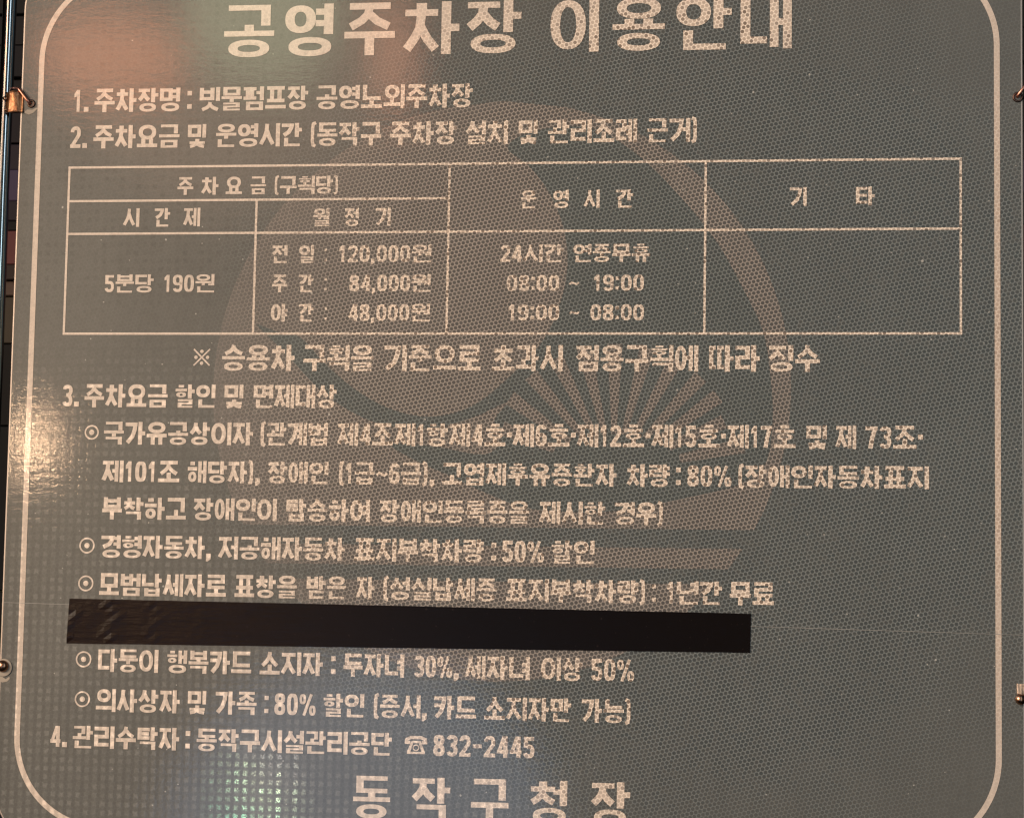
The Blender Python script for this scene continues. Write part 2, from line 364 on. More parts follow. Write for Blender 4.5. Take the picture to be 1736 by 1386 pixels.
def syllable(ch, x, y, w, h, tv, th):
    k = ord(ch) - 0xAC00
    Lc, V, T = LL[k // 588], VV[(k % 588) // 28], TT[k % 28]
    fin = T != ' '
    P = []
    X = lambda f: x + w * f
    Y = lambda f: y + h * f
    if fin: th = th * 0.93
    if V in 'ㅏㅐㅑㅒㅓㅔㅕㅖㅣ':
        b = 0.415 if fin else 0.0
        top = 1.0
        if V in 'ㅏㅑ':
            arm = w * .15; sx = x + w - arm - tv
            P += rect(sx, Y(b - (.0 if not fin else .02)), sx + tv, Y(top))
            mid = Y((b + 1) / 2)
            if V == 'ㅏ': P += rect(sx, mid - th * .55, x + w, mid + th * .55)
            else: P += rect(sx, mid + h * .05, x + w, mid + h * .05 + th) + rect(sx, mid - h * .05 - th, x + w, mid - h * .05)
            lx = sx - w * .045
        elif V in 'ㅐㅒ':
            t2 = tv * .88; gap = w * .085
            P += rect(x + w - t2, Y(b), x + w, Y(top)) + rect(x + w - 2 * t2 - gap, Y(b + (0 if fin else .03)), x + w - t2 - gap, Y(top - .01))
            mid = Y((b + 1) / 2)
            P += rect(x + w - t2 - gap, mid - th * .5, x + w - t2, mid + th * .5)
            lx = x + w - 2 * t2 - gap - w * .05
        elif V in 'ㅔㅖ':
            t2 = tv * .86; gap = w * .06; arm = w * .11
            ix = x + w - 2 * t2 - gap
            P += rect(x + w - t2, Y(b), x + w, Y(top)) + rect(ix, Y(b + (0 if fin else .03)), ix + t2, Y(top - .01))
            mid = Y((b + 1) / 2 + .02)
            if V == 'ㅔ': P += rect(ix - arm, mid - th * .5, ix, mid + th * .5)
            else: P += rect(ix - arm, mid + h * .055, ix, mid + h * .055 + th) + rect(ix - arm, mid - h * .055 - th, ix, mid - h * .055)
            lx = ix - w * .035 - (arm * .55 if Lc in 'ㅇㅁㄹㅂㅎ' else 0)
        elif V in 'ㅓㅕ':
            arm = w * .17; sx = x + w - tv
            P += rect(sx, Y(b), sx + tv, Y(top))
            mid = Y((b + 1) / 2 + .03)
            if V == 'ㅓ': P += rect(sx - arm, mid - th * .5, sx, mid + th * .5)
            else: P += rect(sx - arm, mid + h * .05, sx, mid + h * .05 + th) + rect(sx - arm, mid - h * .05 - th, sx, mid - h * .05)
            lx = sx - w * .045 - (arm * .72 if Lc in 'ㅇㅁㄹㅂㅎㅍ' else arm * .35)
        else:
            sx = x + w - tv; P += rect(sx, Y(b), sx + tv, Y(top)); lx = sx - w * .07
        ly0 = Y(b + .03) if fin else Y(.05 if Lc not in 'ㄴㄷㄹㅁㅂㄸㅍㅌ' else .10)
        P += cons(Lc, X(0.0), ly0, lx, Y(.975), tv, th, side=True)
        if fin:
            tx0 = X(.13) if T in 'ㄴㄹㅁㅂㄱㄷ' else X(.08)
            P += cons(T, tx0, Y(0), X(.97) if V not in 'ㅏㅑ' else X(.90), Y(.365), tv, th)
    elif V in 'ㅗㅛㅜㅠㅡ':
        if fin:
            th2 = th * .88; vb = Y(.43)
            if V in 'ㅗㅛ': bar = Y(.40); lb = Y(.60)
            elif V in 'ㅜㅠ': bar = Y(.485); lb = Y(.63)
            else: bar = Y(.445); lb = Y(.61)
            P += cons(Lc, X(.08), lb, X(.92), Y(1.0), tv, th2)
            P += rect(X(0), bar, X(1), bar + th2)
            if V == 'ㅗ': P += rect(X(.5) - tv / 2, bar, X(.5) + tv / 2, lb + th2 * .2)
            if V == 'ㅛ': P += rect(X(.32) - tv / 2, bar, X(.32) + tv / 2, lb) + rect(X(.68) - tv / 2, bar, X(.68) + tv / 2, lb)
            if V == 'ㅜ': P += rect(X(.5) - tv / 2, Y(.36), X(.5) + tv / 2, bar)
            if V == 'ㅠ': P += rect(X(.32) - tv / 2, Y(.36), X(.32) + tv / 2, bar) + rect(X(.68) - tv / 2, Y(.36), X(.68) + tv / 2, bar)
            P += cons(T, X(.09), Y(0), X(.91), Y(.335), tv, th2)
        else:
            if V in 'ㅗㅛ':
                bar = Y(.03); lb = Y(.36)
                P += rect(X(0), bar, X(1), bar + th)
                for f in ((.5,) if V == 'ㅗ' else (.31, .69)):
                    P += rect(X(f) - tv / 2, bar, X(f) + tv / 2, lb + (th * .3 if Lc in 'ㄴㄷㄹㅁㅂㅇㅍㅌㅎ' else h * .10 if f == .5 else 0))
            elif V in 'ㅜㅠ':
                bar = Y(.325); lb = Y(.50)
                P += rect(X(0), bar, X(1), bar + th)
                for f in ((.5,) if V == 'ㅜ' else (.31, .69)):
                    P += rect(X(f) - tv / 2, Y(0), X(f) + tv / 2, bar + th * .5)
            else:
                bar = Y(.06); lb = Y(.32); P += rect(X(0), bar, X(1), bar + th)
            P += cons(Lc, X(.07), lb, X(.93), Y(1.0), tv, th)
    else:                                   # vowels that wrap round: a bar below and an upright at the right
        t2 = tv * .92
        b = 0.40 if fin else 0.0
        if V in 'ㅘㅙ': arm = w * .13; sx = x + w - arm - t2; P += rect(sx, (Y(b) + Y(1)) / 2 - th * .5, x + w, (Y(b) + Y(1)) / 2 + th * .5)
        else: sx = x + w - t2
        P += rect(sx, Y(b - (.02 if fin else 0)), sx + t2, Y(1))
        hx1 = sx - w * .015
        bar = Y(.40 if fin else .10); lb = Y(.63 if fin else .42)
        if V in 'ㅝㅟ': bar = Y(.50 if fin else .33)
        cx = (X(0) + hx1) / 2
        th2 = th * (.88 if fin else 1)
        P += rect(X(0), bar, hx1, bar + th2)
        if V in 'ㅘㅙㅚ': P += rect(cx - t2 / 2, bar, cx + t2 / 2, lb + th2 * .3)
        if V in 'ㅝㅟ':
            P += rect(cx - t2 / 2, Y(.385 if fin else .03), cx + t2 / 2, bar)
        if V == 'ㅝ': P += rect(sx - w * .16, Y(.385 if fin else .2), sx, Y(.385 if fin else .2) + th2 * .8)
        if V == 'ㅢ': pass
        P += cons(Lc, X(.05), lb, hx1 - w * .05, Y(.985), t2, th2)
        if fin: P += cons(T, X(.10), Y(0), x + w - (w * .06 if V == 'ㅘ' else 0), Y(.335), tv, th2)
    return P

def sp_arc(cx, cy, rx, ry, a0, a1, n=14, e=2.6):
    out = []
    for k in range(n + 1):
        a = math.radians(a0 + (a1 - a0) * k / n); c, s = math.cos(a), math.sin(a)
        out.append((cx + rx * math.copysign(abs(c) ** (2 / e), c), cy + ry * math.copysign(abs(s) ** (2 / e), s)))
    return out
def digit(ch, x, y, w, h, tv, th):
    P = []; cx = x + w / 2; g = (tv + th) / 2
    l, r, b, t = x + tv / 2, x + w - tv / 2, y + th / 2, y + h - th / 2
    if ch == '0': P += ring_polys(cx, y + h / 2, w / 2, h / 2, tv, th, pw_=2.8)
    elif ch == '1': P += rect(cx - tv * .35, y, cx + tv * .65, y + h) + [[(cx - tv * .35, y + h), (cx - tv * .35, y + h - th * 1.9), (cx - tv * 1.2, y + h - th * 2.1), (cx - tv * 1.2, y + h - th * 1.1)]]
    elif ch == '2':
        a = sp_arc(cx, y + h * .70, w / 2 - tv / 2, h * .30 - th / 2, 175, -25, 14)
        P += stroke(a + [(l + tv * .1, y + th * .7)], g) + rect(x, y, x + w, y + th)
    elif ch == '3':
        P += stroke(sp_arc(cx, y + h * .735, w / 2 - tv / 2, h * .265 - th / 2, 165, -85, 14), g)
        P += stroke(sp_arc(cx, y + h * .285, w / 2 - tv / 2, h * .285 - th / 2, 85, -165, 14), g)
        P += rect(cx - w * .12, y + h * .53 - th / 2, cx + w * .1, y + h * .53 + th / 2)
    elif ch == '4':
        P += rect(x + w * .56, y, x + w * .56 + tv, y + h) + rect(x, y + h * .19, x + w, y + h * .19 + th)
        P += stroke([(x + w * .62, y + h * .98), (x + tv * .45, y + h * .24)], tv * .85)
    elif ch == '5':
        P += rect(x + w * .06, y + h - th, x + w * .95, y + h) + rect(x + w * .06, y + h * .48, x + w * .06 + tv, y + h)
        P += stroke(sp_arc(cx, y + h * .32, w / 2 - tv / 2, h * .32 - th / 2, 125, -165, 16), g)
    elif ch in '69':
        Q = []
        Q += ring_polys(cx, y + h * .31, w / 2, h * .31, tv, th, pw_=2.6)
        Q += stroke([(l, y + h * .31)] + [(l, y + h * .6)] + sp_arc(cx, y + h * .72, w / 2 - tv / 2, h * .28 - th / 2, 180, 15, 12), g)
        if ch == '9': Q = [[(2 * cx - p[0], 2 * (y + h / 2) - p[1]) for p in q] for q in Q]
        P += Q
    elif ch == '7': P += rect(x, y + h - th, x + w, y + h) + stroke([(r - tv * .1, y + h - th * .6), (x + w * .55, y + h * .45), (x + w * .42, y)], tv)
    elif ch == '8':
        P += ring_polys(cx, y + h * .755, w * .47, h * .245, tv, th, pw_=2.6) + ring_polys(cx, y + h * .275, w / 2, h * .275, tv, th, pw_=2.6)
    return P

def adv(ch):
    if '가' <= ch <= '힣': return 1.0
    return {' ': .35, '.': .24, ',': .26, ':': .26, '·': .26, '(': .34, ')': .34, '~': .62, '-': .5, '%': .80, '※': 1.3, '⊙': 1.2, '☎': 1.25, '1': .44}.get(ch, .56)
def word(txt, x0, x1, base, top, tv, th):
    tot = sum(adv(c) for c in txt); sc = (x1 - x0) / (tot - 0.07)
    P = []; x = x0; h = top - base
    for c in txt:
        a = adv(c) * sc; w = a - 0.07 * sc
        if len(txt) == 1: w = x1 - x0
        if '가' <= c <= '힣': P += syllable(c, x, base, w, h, min(tv, w * .205), th)
        elif c.isdigit(): P += digit(c, x, base + h * .035, w, h * .93, min(tv, w * .36), th)
        elif c == '.': P += rect(x + w * .1, base + h * .03, x + w * .1 + tv * 1.05, base + h * .03 + tv * 1.05)
        elif c == ',': P += [[(x, base + h * .03 + tv), (x + tv, base + h * .03 + tv), (x + tv, base), (x + tv * .4, base - h * .10), (x, base - h * .10)]]
        elif c == ':':
            s_ = min(tv, x1 - x0 if len(txt) == 1 else tv); cx = x + w / 2
            P += rect(cx - s_ / 2, base + h * .10, cx + s_ / 2, base + h * .10 + s_) + rect(cx - s_ / 2, base + h * .66, cx + s_ / 2, base + h * .66 + s_)
        elif c == '·': P += rect(x + w / 2 - tv / 2, base + h * .42, x + w / 2 + tv / 2, base + h * .42 + tv)
        elif c == '(':
            P += stroke([(x + w, base + h * 1.0), (x + w * .55, base + h * .95), (x + w * .45, base + h * .8), (x + w * .45, base + h * .2), (x + w * .55, base + h * .05), (x + w, base)], tv * .72)
        elif c == ')':
            P += stroke([(x, base + h * 1.0), (x + w * .45, base + h * .95), (x + w * .55, base + h * .8), (x + w * .55, base + h * .2), (x + w * .45, base + h * .05), (x, base)], tv * .72)
        elif c == '~':
            P += stroke([(x + w * .04, base + h * .42), (x + w * .25, base + h * .52), (x + w * .5, base + h * .47), (x + w * .75, base + h * .42), (x + w * .96, base + h * .52)], th * .7)
        elif c == '-': P += rect(x + w * .05, base + h * .42, x + w * .95, base + h * .42 + th)
        elif c == '%':
            q = w * .40
            P += ring_polys(x + q / 2, base + h * .73, q / 2, h * .22, tv * .55, th * .7, 18, pw_=2.6) + ring_polys(x + w - q / 2, base + h * .25, q / 2, h * .22, tv * .55, th * .7, 18, pw_=2.6)
            P += stroke([(x + w * .72, base + h * .95), (x + w * .28, base + h * .03)], tv * .62)
        elif c == '※':
            cx, cy = x + w / 2, base + h * .52; q = w * .47
            P += stroke([(cx - q, cy - q), (cx + q, cy + q)], tv * .30) + stroke([(cx - q, cy + q), (cx + q, cy - q)], tv * .30)
            for dx, dy in ((0, .72), (0, -.72), (.72, 0), (-.72, 0)):
                P.append([(cx + dx * q + 1.65 * math.cos(k * math.pi / 6), cy + dy * q + 1.65 * math.sin(k * math.pi / 6)) for k in range(12)])
        elif c == '⊙':
            cx, cy, q = x + w / 2, base + h * .53, w / 2
            P += ring_polys(cx, cy, q, q, 1.45, 1.45, 32)
            P.append([(cx + 2.5 * math.cos(k * math.pi / 8), cy + 2.5 * math.sin(k * math.pi / 8)) for k in range(16)])
        elif c == '☎':
            y0 = base + h * .10; hh = h * .72
            P += stroke([(x + w * .06, y0 + hh * .66), (x + w * .08, y0 + hh * .88), (x + w * .28, y0 + hh), (x + w * .72, y0 + hh), (x + w * .92, y0 + hh * .88), (x + w * .94, y0 + hh * .66)], hh * .2)
            P += rect(x, y0 + hh * .60, x + w * .25, y0 + hh * .80) + rect(x + w * .75, y0 + hh * .60, x + w, y0 + hh * .80)
            P += [[(x + w * .10, y0), (x + w * .90, y0), (x + w * .90, y0 + hh * .14), (x + w * .10, y0 + hh * .14)],
                  [(x + w * .10, y0 + hh * .14), (x + w * .26, y0 + hh * .14), (x + w * .40, y0 + hh * .80), (x + w * .30, y0 + hh * .80)],
                  [(x + w * .90, y0 + hh * .14), (x + w * .74, y0 + hh * .14), (x + w * .60, y0 + hh * .80), (x + w * .70, y0 + hh * .80)],
                  [(x + w * .30, y0 + hh * .80), (x + w * .33, y0 + hh * .66), (x + w * .67, y0 + hh * .66), (x + w * .70, y0 + hh * .80)]]
            P += ring_polys(x + w / 2, y0 + hh * .38, w * .15, hh * .20, w * .045, hh * .07, 20)
        x += a
    return P

# every line of lettering: (kind, baseline, top, [(word, from, to)]) in mm on the sign
LINES = [
    ('title', 325.9, 375.2, [('공', -275.6, -228.0), ('영', -217.9, -172.4), ('주', -161.8, -114.4), ('차', -106.1, -54.6), ('장', -48.0, 2.6), ('이', 29.4, 73.8), ('용', 86.2, 133.8), ('안', 143.9, 193.9), ('내', 201.8, 247.7)]),
    ('l1', 275.9, 298.2, [('1.', -418.0, -404.6), ('주차장명', -397.8, -315.7), (':', -308.9, -304.4), ('빗물펌프장', -297.1, -194.4), ('공영노외주차장', -186.4, -41.1)]),
    ('l2', 241.7, 263.5, [('2.', -419.9, -405.1), ('주차요금', -397.7, -315.2), ('및', -307.3, -289.9), ('운영시간', -280.4, -199.3), ('(동작구', -191.8, -125.1), ('주차장', -116.9, -55.4), ('설치', -47.0, -7.9), ('및', 1.8, 19.1), ('관리조례', 28.8, 109.7), ('근거)', 118.8, 164.4)]),
    ('h1', 197.2, 213.9, [('주', -315.6, -300.5), ('차', -292.8, -276.8), ('요', -269.8, -254.5), ('금', -246.4, -231.7), ('(구획당)', -224.5, -163.4)]),
    ('h2', 167.7, 185.1, [('시', -366.3, -351.0), ('간', -336.6, -321.8), ('제', -308.9, -293.2)]),
    ('h3', 167.1, 183.9, [('월', -186.6, -171.7), ('정', -157.4, -144.3), ('기', -128.6, -114.7)]),
    ('h4', 182.2, 198.9, [('운', 5.0, 19.0), ('영', 34.5, 48.5), ('시', 62.4, 76.6), ('간', 91.2, 107.0)]),
    ('h5', 182.6, 199.6, [('기', 246.9, 261.8), ('타', 305.2, 321.6)]),
    ('c1', 106.3, 123.3, [('5분당', -382.2, -335.5), ('190원', -325.7, -278.0)]),
    ('c2', 133.2, 149.8, [('전', -224.4, -210.0), ('일', -199.0, -185.2), (':', -175.3, -173.1), ('120,000원', -162.1, -76.3)]),
    ('c3', 106.3, 122.6, [('주', -223.7, -209.3), ('간', -198.8, -185.1), (':', -174.6, -172.4), ('84,000원', -151.6, -76.5)]),
    ('c4', 79.2, 95.6, [('야', -224.0, -208.6), ('간', -198.1, -184.4), (':', -173.9, -171.7), ('48,000원', -152.0, -76.5)]),
    ('d1', 132.9, 149.3, [('24시간', -13.0, 44.4), ('연중무휴', 53.3, 122.7)]),
    ('d2', 106.3, 121.9, [('08:00', -6.7, 41.1), ('~', 50.0, 59.2), ('19:00', 72.0, 117.4)]),
    ('d3', 79.6, 95.1, [('19:00', -5.1, 41.5), ('~', 50.4, 59.6), ('08:00', 69.7, 117.8)]),
    ('note', 34.0, 57.7, [('※', -295.8, -279.7), ('승용차', -268.6, -200.8), ('구획을', -192.5, -127.5), ('기준으로', -117.7, -29.0), ('초과시', -18.8, 45.4), ('점용구획에', 57.1, 166.7), ('따라', 176.3, 221.2), ('징수', 229.0, 274.1)]),
    ('l3', -0.1, 21.3, [('3.', -418.8, -404.4), ('주차요금', -397.6, -318.7), ('할인', -311.5, -273.9), ('및', -265.4, -247.7), ('면제대상', -238.0, -161.0)]),
    ('b1', -34.2, -13.4, [('⊙', -396.4, -382.9), ('국가유공상이자', -377.9, -237.6), ('(관계법', -231.3, -168.1), ('제4조제1항제4호·제6호·제12호·제15호·제17호', -159.1, 253.1), ('및', 262.6, 280.4), ('제', 288.3, 306.1), ('73조·', 314.0, 363.9)]),
    ('b1b', -69.0, -48.9, [('제101조', -378.4, -305.4), ('해당자),', -297.7, -230.9), ('장애인', -222.7, -166.7), ('(1급~6급),', -157.7, -69.8), ('고엽제후유증환자', -62.5, 95.0), ('차량', 104.4, 142.5), (':', 148.0, 152.2), ('80%', 157.9, 197.0), ('(장애인자동차표지', 202.2, 369.2)]),
    ('b1c', -102.9, -82.7, [('부착하고', -377.2, -298.2), ('장애인이', -291.1, -213.5), ('탑승하여', -204.8, -127.6), ('장애인등록증을', -118.9, 17.2), ('제시한', 26.5, 85.4), ('경우)', 93.8, 137.4)]),
    ('b2', -138.0, -117.3, [('⊙', -397.7, -383.2), ('경형자동차,', -377.0, -274.5), ('저공해자동차', -266.8, -150.0), ('표지부착차량', -141.0, -23.2), (':', -16.3, -12.0), ('50%', -6.8, 31.0), ('할인', 37.9, 76.2)]),
    ('b3', -172.4, -152.0, [('⊙', -397.6, -383.1), ('모범납세자로', -377.5, -258.7), ('표창을', -250.7, -193.1), ('받은', -184.2, -147.8), ('자', -138.4, -121.9), ('(성실납세증', -114.6, -11.0), ('표지부착차량)', -2.4, 122.5), (':', 127.7, 131.3), ('1년간', 140.5, 189.5), ('무료', 196.3, 235.0)]),
    ('b4', -241.5, -220.8, [('⊙', -397.3, -382.6), ('다둥이', -376.2, -319.8), ('행복카드', -311.5, -233.2), ('소지자', -225.5, -167.5), (':', -159.9, -155.6), ('두자녀', -148.6, -93.2), ('30%,', -84.3, -44.7), ('세자녀', -38.3, 20.0), ('이상', 30.0, 66.8), ('50%', 74.5, 112.8)]),
    ('b5', -277.5, -256.8, [('⊙', -397.1, -382.7), ('의사상자', -376.9, -298.8), ('및', -291.2, -274.2), ('가족', -265.4, -227.5), (':', -220.2, -216.4), ('80%', -211.0, -173.1), ('할인', -166.0, -128.9), ('(증서,', -120.8, -72.7), ('카드', -65.5, -27.5), ('소지자만', -20.1, 57.4), ('가능)', 66.8, 110.7)]),
    ('l4', -310.7, -290.5, [('4.', -418.7, -404.5), ('관리수탁자', -397.6, -298.1), (':', -292.3, -287.9), ('동작구시설관리공단', -281.9, -103.0), ('☎', -91.2, -71.0), ('832-2445', -65.4, 25.3)]),
    ('foot', -363.5, -328.8, [('동', -137.0, -103.4), ('작', -83.9, -49.4), ('구', -30.7, 2.9), ('청', 22.0, 55.0), ('장', 76.2, 110.6)]),
]

# ------------------------------------------------------------------ the sign
sign = thing('parking_sign', 'large green-grey reflective parking notice board with beige Korean lettering and fee table', 'sign', (0, 0, ZC))
UL, UR, VB, VT = -469.5, 451.2, -398.5, 425.5
def round_rect(x0, y0, x1, y1, r, n=14):
    pts = []
    for cx, cy, a in ((x1 - r, y1 - r, 0), (x0 + r, y1 - r, 90), (x0 + r, y0 + r, 180), (x1 - r, y0 + r, 270)):
        for k in range(n + 1):
            b = math.radians(a + 90 * k / n); pts.append((cx + r * math.cos(b), cy + r * math.sin(b)))
    return pts
# board: aluminium plate with a rolled edge
bm = bmesh.new()
loops = []
for inset, y in ((0.0, 2.6), (0.0, 0.7), (0.3, 0.25), (0.9, 0.02)):
    loops.append([bm.verts.new((p[0] * MM, y * MM, p[1] * MM)) for p in round_rect(UL + inset, VB + inset, UR - inset, VT - inset, 50 - inset)])
for a, b in zip(loops, loops[1:]):
    for k in range(len(a)): bm.faces.new((a[k], a[(k + 1) % len(a)], b[(k + 1) % len(a)], b[k]))
bm.faces.new(loops[0]); bm.faces.new(loops[-1][::-1])
bmesh.ops.recalc_face_normals(bm, faces=bm.faces[:])
link('board', bm, M_alu, sign)
bm = bmesh.new(); flat_polys(bm, [round_rect(UL + 1.5, VB + 1.5, UR - 1.9, VT - 1.5, 48.5)], 0.05, False)
link('reflective_film', bm, M_film, sign)

# emblem printed as a pale tint
EC, ER = (-13.6, 19.0), 262.5
def chord(v): return math.sqrt(max(0.0, ER * ER - (v - EC[1]) ** 2))
def slab(v0, v1):
    """part of the disc between two heights"""
    P = []
    n = 60
    for k in range(n + 1):
        v = v0 + (v1 - v0) * k / n; P.append((EC[0] + chord(v), v))
    for k in range(n, -1, -1):
        v = v0 + (v1 - v0) * k / n; P.append((EC[0] - chord(v), v))
    return P
def clean(P):
    out = []
    for p in P:
        if not out or (abs(p[0] - out[-1][0]) + abs(p[1] - out[-1][1])) > 1e-4: out.append(p)
    if abs(out[0][0] - out[-1][0]) + abs(out[0][1] - out[-1][1]) < 1e-4: out.pop()
    return out
def smooth_loop(P, n=4):
    out = []; N = len(P)
    for i in range(N):
        p0, p1, p2, p3 = [Vector(P[(i + k - 1) % N]) for k in range(4)]
        sharp = (p2 - p1).length > 60
        for k in range(n):
            t = k / n
            q = 0.5 * ((2 * p1) + (p2 - p0) * t + (2 * p0 - 5 * p1 + 4 * p2 - p3) * t * t + (3 * p1 - p0 - 3 * p2 + p3) * t ** 3)
            out.append((q.x, q.y))
    return out
bm = bmesh.new(); flat_polys(bm, [clean(slab(-106.3, EC[1] + ER))], 0.10, False)
emblem = link('emblem', bm, M_tint, sign)
emblem['label'] = 'pale round emblem with sunrays and waves printed behind the lettering'
bm = bmesh.new(); flat_polys(bm, [clean(slab(-141.0, -123.0))], 0.10, False); link('bar', bm, M_tint, emblem)
bm = bmesh.new(); flat_polys(bm, [clean(slab(EC[1] - ER, -154.6))], 0.10, False); link('bowl', bm, M_tint, emblem)
GAP = [(-8.4, 238.6), (15.7, 253.5), (66.7, 255.8), (109.8, 230.8), (147.4, 193.8), (182.1, 150.7), (206.1, 108.0), (223.6, 71.0), (230.1, 34.0), (232.9, -2.7), (230.0, -36.8), (222.8, -52.5), (202.2, -66.8), (165.8, -76.5), (113.6, -87.5), (71.6, -92.1), (18.6, -89.4), (-19.0, -77.1), (-56.8, -59.9), (-89.4, -45.8), (-110.2, -32.0), (-68.1, -34.5), (-25.0, -41.1), (-9.1, -27.7), (-15.9, -10.2), (-4.4, 5.8), (-36.3, -8.2), (-73.8, -17.9), (-111.7, -16.0), (-144.6, -4.4), (-177.9, 18.1), (-206.1, 46.7), (-225.9, 65.7), (-236.7, 76.6), (-217.7, 70.1), (-195.5, 64.6), (-173.0, 41.4), (-145.1, 18.2), (-112.0, 0.1), (-74.0, -7.3), (-36.5, 2.5), (-4.8, 27.2), (24.2, 57.7), (41.3, 92.4), (48.2, 130.0), (43.9, 165.0), (30.0, 197.5), (10.8, 222.0)]
bm = bmesh.new(); flat_polys(bm, [smooth_loop(GAP)], 0.16, False)
g = link('wave_gap', bm, M_dark, emblem); g['label'] = 'dark swoosh and wave between disc and ring'
FX, FV = 92.2, -56.1
for a in (159, 145, 131, 117.5, 104, 90, 75.5, 61.5, 48, 36.5, 25, 12):
    c, s = math.cos(math.radians(a)), math.sin(math.radians(a))
    ri = 1.0 / math.sqrt((c / 66) ** 2 + (s / 34) ** 2); ro = 115 if 20 < a < 158 else 108
    if a < 30: ro = 108
    if a < 15: ro = 118; ri = 60
    w0, w1 = ri * math.radians(3.6), ro * math.radians(3.4)
    q = [(FX + c * ri - s * w0, FV + s * ri + c * w0), (FX + c * ri + s * w0, FV + s * ri - c * w0),
         (FX + c * ro + s * w1, FV + s * ro - c * w1), (FX + c * ro - s * w1, FV + s * ro + c * w1)]
    bm = bmesh.new(); flat_polys(bm, [q], 0.22, False); link('ray', bm, M_tint, emblem)

# border stripe
BL, BR, BB, BT, BW, RAD = -450.3, 428.4, -381.0, 406.0, 5.1, 80.0
o_ = round_rect(BL - BW / 2, BB - BW / 2, BR + BW / 2, BT + BW / 2, RAD + BW / 2, 24)
i_ = round_rect(BL + BW / 2, BB + BW / 2, BR - BW / 2, BT - BW / 2, RAD - BW / 2, 24)
bm = bmesh.new(); flat_polys(bm, [[o_[k], o_[(k + 1) % len(o_)], i_[(k + 1) % len(i_)], i_[k]] for k in range(len(o_))], 0.28, False)
link('border_stripe', bm, M_line, sign)

# fee table
G = 2.1
def hl(v, a, b): return rect(a, v - G / 2, b, v + G / 2)
def vl(u, a, b): return rect(u - G / 2, a, u + G / 2, b)
tb = hl(223.9, -420.8, 397.9) + hl(68.2, -420.8, 397.9) + hl(192.2, -419.7, -61.0) + hl(161.4, -419.7, 396.9)
tb += vl(-419.7, 68.2, 223.9) + vl(396.8, 68.2, 223.9) + vl(-240.3, 68.2, 192.2) + vl(-61.0, 68.2, 223.9) + vl(171.8, 68.2, 223.9)
bm = bmesh.new(); flat_polys(bm, tb, 0.28)
link('fee_table_grid', bm, M_ink, sign)

# lettering
STY = {'title': (8.9, 6.3), 'note': (4.7, 3.5), 'foot': (6.6, 4.9)}
for kind, base, top, words in LINES:
    tv, th = STY.get(kind, (4.35, 3.35))
    if kind[0] in 'hcd': tv, th = 3.1, 2.4
    if kind == 'foot': base, top = -366.5, -329.0
    if kind == 'note': pass
    # a paragraph line is one part; headings, footer and table cells are parted where they are set apart
    runs = [words]
    if kind == 'title': runs = [words[:5], words[5:]]
    elif kind == 'foot' or kind[0] in 'h' or kind == 'c1': runs = [[w] for w in words]
    elif kind in ('c2', 'c3', 'c4'): runs = [words[:3], words[3:]]
    for run in runs:
        P = []
        for w, a, b in run: P += word(w, a, b, base, top, tv, th)
        bm = bmesh.new(); flat_polys(bm, P, 0.34)
        nm = 'title_lettering' if kind == 'title' else 'footer_lettering' if kind == 'foot' else 'table_lettering' if kind[0] in 'hcd' else 'lettering'
        o = link(nm, bm, M_ink, sign)
        if kind == 'title': o['label'] = 'large heading lettering across the top of the board'
        if kind == 'foot': o['label'] = 'large widely spaced lettering at the bottom of the board'

# joint between two lengths of film
bm = bmesh.new()
def seam(u): return -180.4 + (u + 450) * (-194.4 + 180.4) / 900
flat_polys(bm, [[(u0, seam(u0) - .2), (u1, seam(u1) - .2), (u1, seam(u1) + .2), (u0, seam(u0) + .2)] for u0, u1 in [(UL + 2, UR - 2)]], 0.46, False)
link('film_seam', bm, M_seam, sign)

# ------------------------------------------------------------------ black tape over one line
bm = bmesh.new()
n = 90
TL, BLt, TR, BRt = (-405.3, -175.6), (-406.6, -216.4), (215.0, -179.7), (214.4, -213.8)
rows = []
for i in range(n + 1):
    f = i / n
    col = []
    for j in range(9):
        g = j / 8
        e = 0.0 if 0 < j < 8 else random.uniform(-.12, .12)
        u = (TL[0] * (1 - f) + TR[0] * f) * g + (BLt[0] * (1 - f) + BRt[0] * f) * (1 - g)
        v = (TL[1] * (1 - f) + TR[1] * f) * g + (BLt[1] * (1 - f) + BRt[1] * f) * (1 - g) + e
        lift = 0.55 + (0.9 * max(0.0, math.sin(f * 97 + g * 3.1 + 1.4 * math.sin(g * 7))) ** 6 * max(0.0, 1 - f * 4.2) if 0 < j < 8 else 0)
        col.append(bm.verts.new((u * MM, -lift * MM, v * MM)))
    rows.append(col)
top_faces = []
for a, b in zip(rows, rows[1:]):
    for j in range(8): top_faces.append(bm.faces.new((a[j], b[j], b[j + 1], a[j + 1])))
r = bmesh.ops.extrude_face_region(bm, geom=top_faces)
bmesh.ops.translate(bm, verts=[v for v in r['geom'] if isinstance(v, bmesh.types.BMVert)], vec=(0, 0.0002, 0))
bmesh.ops.recalc_face_normals(bm, faces=bm.faces[:])
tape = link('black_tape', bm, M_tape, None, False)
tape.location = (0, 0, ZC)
tag(tape, 'long strip of black tape stuck across the sign, wrinkled at its left end', 'tape')

